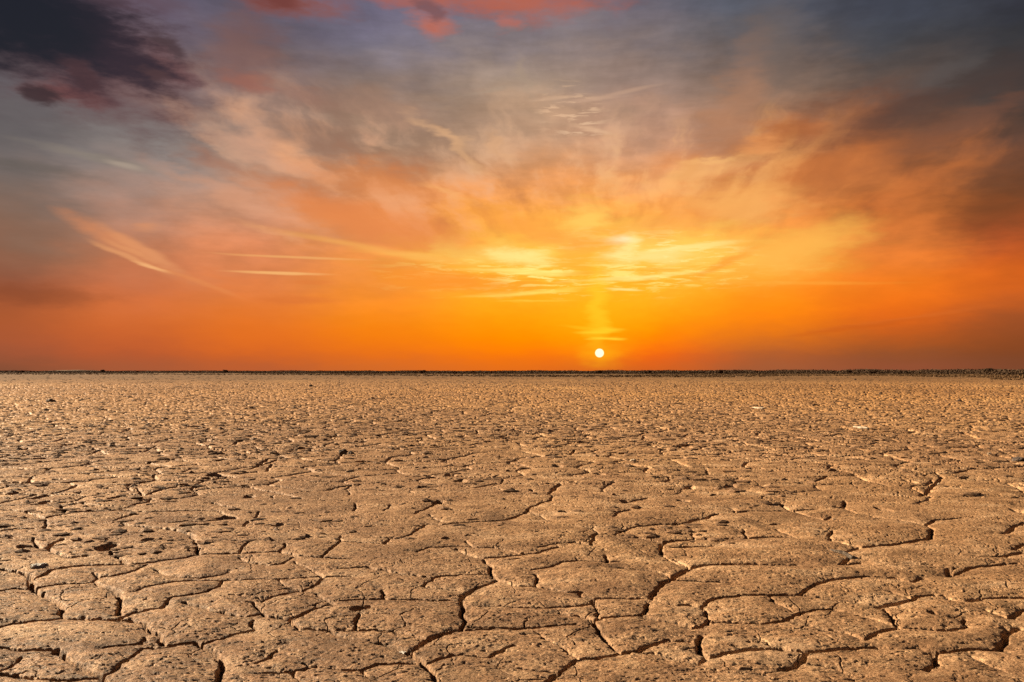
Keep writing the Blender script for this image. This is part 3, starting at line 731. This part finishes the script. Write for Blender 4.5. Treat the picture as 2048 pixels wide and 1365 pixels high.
    for oy_ in (-1, 0, 1):
        for ox_ in (-1, 0, 1):
            cx, cy = ix + ox_, iy + oy_
            pr = h2(cx, cy, 201)
            hx = (cx + h2(cx, cy, 203)) * 0.55; hy = (cy + h2(cx, cy, 205)) * 0.55
            keep = (pr < np.where(rr > 8.0, 0.06, 0.02))
            sz = 0.018 + 0.035 * h2(cx, cy, 207)
            q = np.sqrt(((wx - hx) / (sz * 1.6)) ** 2 + ((wy - hy) / sz) ** 2) + 0.5 * p
            z -= np.where(keep, 0.045 * np.clip((1.25 - q) * 2.2, 0, 1), 0)
    for (hx, hy, rx, ry) in HOLES:
        q = np.sqrt(((wx - hx) / rx) ** 2 + ((wy - hy) / ry) ** 2) + 0.6 * p
        z -= 0.05 * np.clip((1.2 - q) * 2.5, 0, 1)
    z -= 0.075 * np.clip(g, 0, 1)
    z -= (0.06 * trench(e1, c1w) * (c1w > 0.0008)).astype(np.float32)
    z -= (0.022 * trench(e2, c2w) * (c2w > 0.0008)).astype(np.float32)
    Z = np.zeros(X.shape, np.float32)
    Z[near] = z
    Z *= np.clip((130 - R) / 50, 0, 1)
    verts = np.stack([X, Y, Z], -1).reshape(-1, 3).astype(np.float32)
    i = np.arange(nr - 1)[:, None]; j = np.arange(nt - 1)[None, :]
    a = i * nt + j
    faces = np.stack([a, a + nt, a + nt + 1, a + 1], -1).reshape(-1, 4)
    # close the ring behind the camera, and the middle
    i = np.arange(nr - 1); cl = np.stack([i * nt + nt - 1, (i + 1) * nt + nt - 1, (i + 1) * nt, i * nt], -1)
    faces = np.concatenate([faces, cl])
    faces = faces[:, ::-1]
    o = mesh_np('ground', verts, faces, MUD, smooth=True)
    return o, verts.reshape(nr, nt, 3), r, th

HOLES = []
def hole(px, py, wpx, hpx):
    x, y = ground_at(px, py); d = math.hypot(x, y)
    HOLES.append((x, y, wpx / F * d, max(hpx / F * d * d / CAM_H, 0.02)))
for q in [(212,1097,16,4),(55,1096,13,3),(496,998,8,2.5),(222,998,8,2.5),(85,993,9,3),(97,1003,9,2),
          (1064,986,5,3),(877,1009,11,3),(920,966,10,2.5),(1032,1127,16,1.5),(1768,1021,9,3),(2038,1029,10,3.5),(1867,1237,7,2.5),
          (1381,978,11,3),(1464,975,9,3),(1526,975,14,3),(1364,1005,8,3),(1820,968,10,2),(1365,895,17,2.5),(905,952,10,3),
          (865,958,12,2),(1118,934,8,2),(985,960,9,2),(1620,898,7,2),(1250,1005,10,2),(1510,940,14,2),(1200,953,10,2.5)]:
    hole(*q)
g_obj, GV, GR, GT = build_ground()
put(g_obj); tag(g_obj, 'cracked dry mud plain reaching to the horizon', 'ground', kind='structure')

def gz(x, y):
    rr = math.hypot(x, y); t = math.atan2(x, y)
    i = min(max(int(np.searchsorted(GR, rr)), 1), len(GR) - 2); j = min(max(int(np.searchsorted(GT, t)), 1), len(GT) - 2)
    return float(GV[i - 1:i + 2, j - 1:j + 2, 2].mean())

# ------------------------------------------------------------------ stones, stick
from mathutils import noise as mn
def stone(name, px, py, wpx, hpx, mat, label, cat='stone', seed=1, depth=0.8, flat=1.0, group=None, rough=0.32, sink=0.25, rot=0.0):
    """an angular lump whose base sits at pixel px, py"""
    x, y = ground_at(px, py); d = math.hypot(x, y)
    w = wpx / F * d; h = hpx / F * d
    bm = bmesh.new(); bmesh.ops.create_icosphere(bm, subdivisions=4, radius=1.0)
    off = Vector((seed * 7.1, seed * 3.3, seed * 1.7))
    rr = random.Random(seed)
    planes = [Vector((rr.gauss(0, 1), rr.gauss(0, 1), rr.gauss(0, 0.8))).normalized() for _ in range(11)]
    cut = [rr.uniform(0.55, 0.9) for _ in planes]
    for v in bm.verts:
        p = v.co.copy()
        for n, k in zip(planes, cut):
            dd_ = p.dot(n)
            if dd_ > k: p -= n * (dd_ - k) * 0.9
        p *= 1 + rough * mn.noise(p * 1.7 + off) + rough * 0.35 * mn.noise(p * 6 + off)
        v.co = p
    for v in bm.verts:
        v.co = Vector((v.co.x * w / 2, v.co.y * w / 2 * depth, (v.co.z + 1 - sink * 2) * h / 2 / (1 - sink) * flat))
    bmesh.ops.rotate(bm, verts=bm.verts, cent=(0, 0, 0), matrix=Matrix.Rotation(rot, 3, 'Z'))
    me = bpy.data.meshes.new(name); bm.to_mesh(me); bm.free(); me.materials.append(mat)
    o = put(bpy.data.objects.new(name, me)); o.location = (x, y, gz(x, y))
    tag(o, label, cat, group); return o

stone('rock', 687, 908, 18, 10, DARK_ROCK, 'black jagged rock on the cracked ground left of centre, larger of two touching', seed=3)
stone('rock', 702, 909, 15, 6, DARK_ROCK, 'small low black rock against the right side of the larger black rock', seed=8)
stone('rock', 101, 804, 18, 7, DARK_ROCK, 'dark hollow topped rock alone far off at the left, under the dark strip', seed=5)
stone('stone', 745, 799, 9, 5, PALE_ROCK, 'tiny pale stone with a dark shaded side, far off left of the sun', seed=11)
stone('stone', 1097, 896, 12, 6, PALE_ROCK, 'small cream flake standing on the ground below and left of the sun', seed=12, depth=0.5)
stone('stone', 1266, 927, 15, 5, PALE_ROCK, 'cream chipped stone beside a dark hollow, below and right of the sun', seed=14)
stone('stone', 1722, 859, 20, 3, PALE_ROCK, 'flat whitish slab lying alone in the right middle distance', seed=17, depth=2.5)
stone('stone', 1518, 817, 22, 2.4, PALE_ROCK, 'long thin pale slab far off to the right of the sun', seed=18, depth=3)
stone('stone', 1980, 912, 9, 4, PALE_ROCK, 'pale pebble near the right edge among dark hollows', seed=19)
stone('rock', 2036, 925, 24, 7, DARK_ROCK, 'ragged dark clod lump at the far right edge', seed=21, depth=1.2)
stone('stone', 1878, 972, 6, 4, PALE_ROCK, 'tiny white pebble beside the short crack at right', seed=23)
stone('rock', 622, 774, 8, 4, DARK_ROCK, 'small dark rock in the far left distance below the scrub line', seed=25)
stone('rock', 1710, 760, 5, 2.5, DARK_ROCK, 'smallest dark speck of rock near the right horizon', seed=26)
stone('rock', 1762, 788, 7, 4, DARK_ROCK, 'dark rock beside the pale streak in the far right distance', seed=27)
stone('rock', 1919, 803, 8, 4, DARK_ROCK, 'small dark rock alone far off near the right edge', seed=28)
stone('rock', 92, 822, 9, 4, DARK_ROCK, 'small dark clod just nearer than the dark hollow topped rock', seed=29)
stone('rock', 205, 821, 10, 4, DARK_ROCK, 'small dark clod to the right of the dark hollow topped rock', seed=30)
stone('salt_crust', 806, 1302, 17, 6, SALT, 'white salt crust lump lodged in the wide crack at bottom centre', 'salt crust', seed=33, depth=1.2, rough=0.6, sink=0.3)
stone('salt_crust', 74, 1136, 22, 4, SALT, 'larger pale crusty flake by the hollow at the left edge', 'salt crust', seed=34, depth=1.6, rough=0.6, sink=0.35)
stone('stone', 1668, 1040, 8, 3, TAN_ROCK, 'tan pebble on the dry plates, between two thin cracks at right', seed=35)
stone('stone', 151, 1330, 8, 4, TAN_ROCK, 'tan pebble lodged in the crack at bottom left', seed=36)

def stick():
    pts = [(1660, 1108), (1672, 1110), (1686, 1112), (1697, 1114), (1706, 1119)]
    rad = [0.004, 0.010, 0.012, 0.014, 0.010]
    P = []
    for i, (px, py) in enumerate(pts):
        x, y = ground_at(px, py); P.append(Vector((x, y, gz(x, y) + 0.018 - 0.002 * i)))
    base = P[2].copy(); bm = bmesh.new(); rings = []
    n = 10
    Q = []; RQ = []
    for i in range(len(P) - 1):
        for k in range(4):
            t = k / 4; Q.append(P[i].lerp(P[i + 1], t)); RQ.append(rad[i] * (1 - t) + rad[i + 1] * t)
    Q.append(P[-1]); RQ.append(rad[-1])
    for i, (p, r) in enumerate(zip(Q, RQ)):
        tdir = (Q[min(i + 1, len(Q) - 1)] - Q[max(i - 1, 0)]).normalized()
        u = tdir.cross(Vector((0, 0, 1))).normalized(); v = u.cross(tdir)
        ring = []
        for k in range(n):
            a = k / n * 2 * math.pi
            rr = r * (1 + 0.35 * mn.noise(Vector((i * 0.5, math.cos(a) * 1.5, math.sin(a) * 1.5))))
            ring.append(bm.verts.new(p - base + u * math.cos(a) * rr + v * math.sin(a) * rr))
        rings.append(ring)
    for a, b in zip(rings[:-1], rings[1:]):
        for k in range(n): bm.faces.new((a[k], a[(k + 1) % n], b[(k + 1) % n], b[k]))
    bm.faces.new(rings[0][::-1]); bm.faces.new(rings[-1])
    bmesh.ops.recalc_face_normals(bm, faces=bm.faces)
    me = bpy.data.meshes.new('stick'); bm.to_mesh(me); bm.free(); me.materials.append(WOOD)
    o = put(bpy.data.objects.new('stick', me)); o.location = base
    tag(o, 'short dark weathered stick lying across a crack on the right', 'stick')
stick()

# crumbs and clods of dry soil lying all over the plain
def clods():
    rng = np.random.RandomState(77)
    bm = bmesh.new(); bmesh.ops.create_icosphere(bm, subdivisions=1, radius=1.0)
    bv = np.array([v.co[:] for v in bm.verts]); bf = np.array([[v.index for v in f.verts] for f in bm.faces]); bm.free()
    V, Fc = [], []
    n = 10000
    vv = rng.uniform(0, 1, n) ** 0.85 * 330 + 6.0
    dist = CAM_H * F / vv
    ang = rng.uniform(-36, 36, n) * math.pi / 180
    for k in range(n):
        d_ = dist[k]; x, y = d_ * math.sin(ang[k]), d_ * math.cos(ang[k])
        if rng.uniform() < 0.45 * max(0, 1 - d_ / 30): continue
        if mn.noise(Vector((x * 0.12, y * 0.06, 5.5))) + 0.6 * mn.noise(Vector((x * 0.8, y * 0.4, 1.5))) < rng.uniform(-0.55, 0.35): continue
        near_ = min(1.0, d_ / 16.0)
        s_ = (0.010 + 0.035 * rng.uniform() ** 3) * (0.35 + 0.65 * near_) * (1 + min(d_, 200) / 90)
        w_ = s_ * rng.uniform(1.2, 3.2)
        p = bv * (1 + rng.uniform(-0.35, 0.35, (len(bv), 1))) * np.array([w_, s_ * rng.uniform(1, 2), s_ * rng.uniform(0.45, 0.85)])
        a = rng.uniform(-0.5, 0.5); ca, sa_ = math.cos(a), math.sin(a)
        px_ = p[:, 0] * ca - p[:, 1] * sa_ + x; py_ = p[:, 0] * sa_ + p[:, 1] * ca + y
        z0 = gz(x, y)
        Fc.append(bf + len(V) * len(bv)); V.append(np.stack([px_, py_, p[:, 2] + z0], 1))
    n2 = 16000
    vv = 6 + rng.beta(1.1, 2.6, n2) * 190; dist = CAM_H * F / vv; ang = rng.uniform(-36, 36, n2) * math.pi / 180
    for k in range(n2):
        d_ = dist[k]; x, y = d_ * math.sin(ang[k]), d_ * math.cos(ang[k])
        s_ = rng.uniform(0.012, 0.034) * (0.6 + d_ / 70)
        p = bv * (1 + rng.uniform(-0.35, 0.35, (len(bv), 1))) * np.array([s_ * rng.uniform(1.5, 4), s_ * 2, s_ * rng.uniform(0.5, 0.9)])
        Fc.append(bf + len(V) * len(bv)); V.append(p + np.array([x, y, gz(x, y)]))
    o = mesh_np('soil_crumbs', np.concatenate(V), np.concatenate(Fc), CLOD); put(o)
    tag(o, 'crumbs and clods of dry soil scattered over the plain', 'soil crumbs', kind='stuff')
CLOD = rock_material('dry_clod', (0.10, 0.055, 0.028), (0.30, 0.17, 0.09), 9.0)
clods()

# ------------------------------------------------------------------ scrub line on the horizon
rs = np.random.RandomState(4)
def leaf_cloud(centres, radii, per, size, rng):
    """small bent leaf clumps spread through lumpy crowns; returns verts and quads"""
    V = []; n = 0
    for (c_, r_) in zip(centres, radii):
        k = per
        d_ = rng.normal(size=(k, 3)); d_ /= np.linalg.norm(d_, axis=1)[:, None]
        rad = rng.uniform(0.35, 1.0, (k, 1)) ** 0.6
        p = np.asarray(c_) + d_ * rad * np.asarray(r_)
        p[:, 2] = np.maximum(p[:, 2], 0.03)
        u = rng.normal(size=(k, 3)); u /= np.linalg.norm(u, axis=1)[:, None]
        w_ = np.cross(u, rng.normal(size=(k, 3))); w_ /= np.linalg.norm(w_, axis=1)[:, None]
        s = size * rng.uniform(0.6, 1.4, (k, 1))
        V.append(np.stack([p - u * s, p - w_ * s * 0.6, p + u * s, p + w_ * s * 0.6], 1))
    V = np.concatenate(V).reshape(-1, 3)
    return V, np.arange(len(V)).reshape(-1, 4)

def line_dist(px):
    """how far off the scrub line stands along the bearing of column px"""
    t = px / 2048.0
    return 820 * (1 - t) ** 1.0 + 270 * t + 60 * math.sin(t * 9)

def scrub_line():
    C_, R_ = [], []
    rng = np.random.RandomState(11)
    for px in np.arange(-700, 2760, 3.2):
        d_ = line_dist(min(max(px, 0), 2048)) * rng.uniform(0.96, 1.12)
        a = math.atan((px - 1024) / F)
        x, y = d_ * math.tan(a), d_
        hh = 1.2 + (2.2 + 3.0 * max(0, (px - 1100) / 950)) / F * d_ * (0.55 + 0.75 * (mn.noise(Vector((px * 0.02, 0, 0))) + 0.5)) * rng.uniform(0.75, 1.15)
        C_.append((x, y, hh * 0.42)); R_.append((hh * rng.uniform(2.2, 4.0), hh, hh * 0.6))
    V, Fc = leaf_cloud(C_, R_, 240, 0.24, rng)
    o = mesh_np('scrub_line', V, Fc, LEAF); put(o)
    tag(o, 'dark distant line of scrub all along the horizon', 'scrub', kind='stuff')
scrub_line()

def low_scrub():
    rng = np.random.RandomState(21)
    C_, R_ = [], []
    for i in range(26000):
        px = rng.uniform(-500, 2560)
        dl = line_dist(min(max(px, 0), 2048))
        d_ = dl * (1 - 0.60 * rng.uniform(0, 1) ** 2.2)
        a = math.atan((px - 1024) / F)
        hh = rng.uniform(0.08, 0.34)
        if mn.noise(Vector((d_ * math.tan(a) * 0.02, d_ * 0.01, 3))) < -0.15: continue
        C_.append((d_ * math.tan(a), d_, hh * 0.4)); R_.append((hh * rng.uniform(1, 3), hh * 1.5, hh * 0.6))
    V, Fc = leaf_cloud(C_, R_, 14, 0.13, rng)
    o = mesh_np('dry_tufts', V, Fc, SCRUB); put(o)
    tag(o, 'low dry tufts over the ground in front of the scrub line', 'scrub', kind='stuff')
low_scrub()

def bush(px, top_px, wpx, label, seed, dist=None):
    d_ = (dist or line_dist(px)) * 0.95
    a = math.atan((px - 1024) / F); x, y = d_ * math.tan(a), d_
    H = CAM_H + (top_px - 0.7) / F * d_; Wd_ = wpx / F * d_
    root = bpy.data.objects.new('bush', None); put(root); root.location = (x, y, 0)
    tag(root, label, 'bush', 'single bushes standing out of the scrub line')
    rng = np.random.RandomState(seed)
    C_, R_ = [], []
    for k in range(9):
        ang = rng.uniform(0, 2 * math.pi); q = rng.uniform(0, 0.34) * Wd_
        C_.append((math.cos(ang) * q, math.sin(ang) * q * 0.8, H * rng.uniform(0.42, 0.72))); R_.append((Wd_ * 0.24, Wd_ * 0.22, H * 0.27))
    V, Fc = leaf_cloud(C_, R_, 260, 0.16, rng)
    cr = mesh_np('crown', V, Fc, LEAF); put(cr, root)
    bm = bmesh.new()
    def limb(p0, p1, r0, r1):
        p0 = Vector(p0); p1 = Vector(p1); dd_ = (p1 - p0).normalized(); u = dd_.orthogonal().normalized(); v = dd_.cross(u)
        A = [bm.verts.new(p0 + (u * math.cos(t) + v * math.sin(t)) * r0) for t in [i * math.pi / 3 for i in range(6)]]
        B_ = [bm.verts.new(p1 + (u * math.cos(t) + v * math.sin(t)) * r1) for t in [i * math.pi / 3 for i in range(6)]]
        for i in range(6): bm.faces.new((A[i], A[(i + 1) % 6], B_[(i + 1) % 6], B_[i]))
        bm.faces.new(B_)
    limb((0, 0, -0.1), (0.03, 0, H * 0.3), 0.09, 0.07)
    for c_ in C_[:5]: limb((0.03, 0, H * 0.28), c_, 0.06, 0.015)
    me = bpy.data.meshes.new('trunk'); bm.to_mesh(me); bm.free(); me.materials.append(BARK)
    put(bpy.data.objects.new('trunk', me), root)
for args in [
 (206, 5.2, 13, 'rounded lone bush on the horizon right of the low rise', 1),
 (45, 4.0, 10, 'small bush on the horizon nearest the left edge', 2),
 (453, 5.0, 14, 'domed bush on the horizon about a quarter of the way across', 3),
 (1197, 3.4, 14, 'low bush on the horizon directly beneath the sun', 4),
 (1299, 3.0, 10, 'small peaked bush on the horizon just right of the sun', 5),
 (1440, 4.6, 12, 'peaked dark bush standing above the horizon right of the sun', 6),
 (1697, 5.6, 14, 'rounded dark bush rising above the right part of the scrub line', 7),
 (1745, 5.6, 24, 'broad bush right beside the rounded dark bush', 8),
 (1975, 8.2, 22, 'tallest bush of the scrub line, close to the right edge', 9),
 (845, 4.0, 16, 'low bush on the horizon left of the picture centre', 10)]:
    bush(*args)

# low rise far behind the scrub on the left
def rise():
    n, m_ = 60, 12
    x0, y0 = -1024 * 0.9 / F * 2600, 2600
    V = []
    for j in range(m_):
        for i in range(n):
            u = i / (n - 1); v = j / (m_ - 1)
            px = 70 + 160 * u; x = (px - 1024) / F * 2600
            prof = math.sin(math.pi * u) ** 0.8 * (0.6 + 0.4 * math.sin(math.pi * min(1, u * 0.95 + 0.05)) + 0.25 * mn.noise(Vector((u * 6, 0, 1))))
            z = -0.5 + (CAM_H + 3.2 / F * 2600 + 0.5) * prof * math.sin(math.pi * v)
            V.append((x, 2600 + (v - 0.5) * 260, z))
    Fc = [[j * n + i, j * n + i + 1, (j + 1) * n + i + 1, (j + 1) * n + i] for j in range(m_ - 1) for i in range(n - 1)]
    m, t, b = principled('far_rise', 0.95, 0.1)
    co = t.node('ShaderNodeTexCoord').outputs['Object']
    t.put(b.inputs['Base Color'], t.mix(t.noise(co, 0.05, 5, 0.6), (0.12, 0.075, 0.045), (0.24, 0.15, 0.09)))
    o = mesh_np('low_rise', np.array(V), np.array(Fc), m, smooth=True); put(o)
    tag(o, 'low rise on the left horizon', 'hill', kind='structure')
rise()
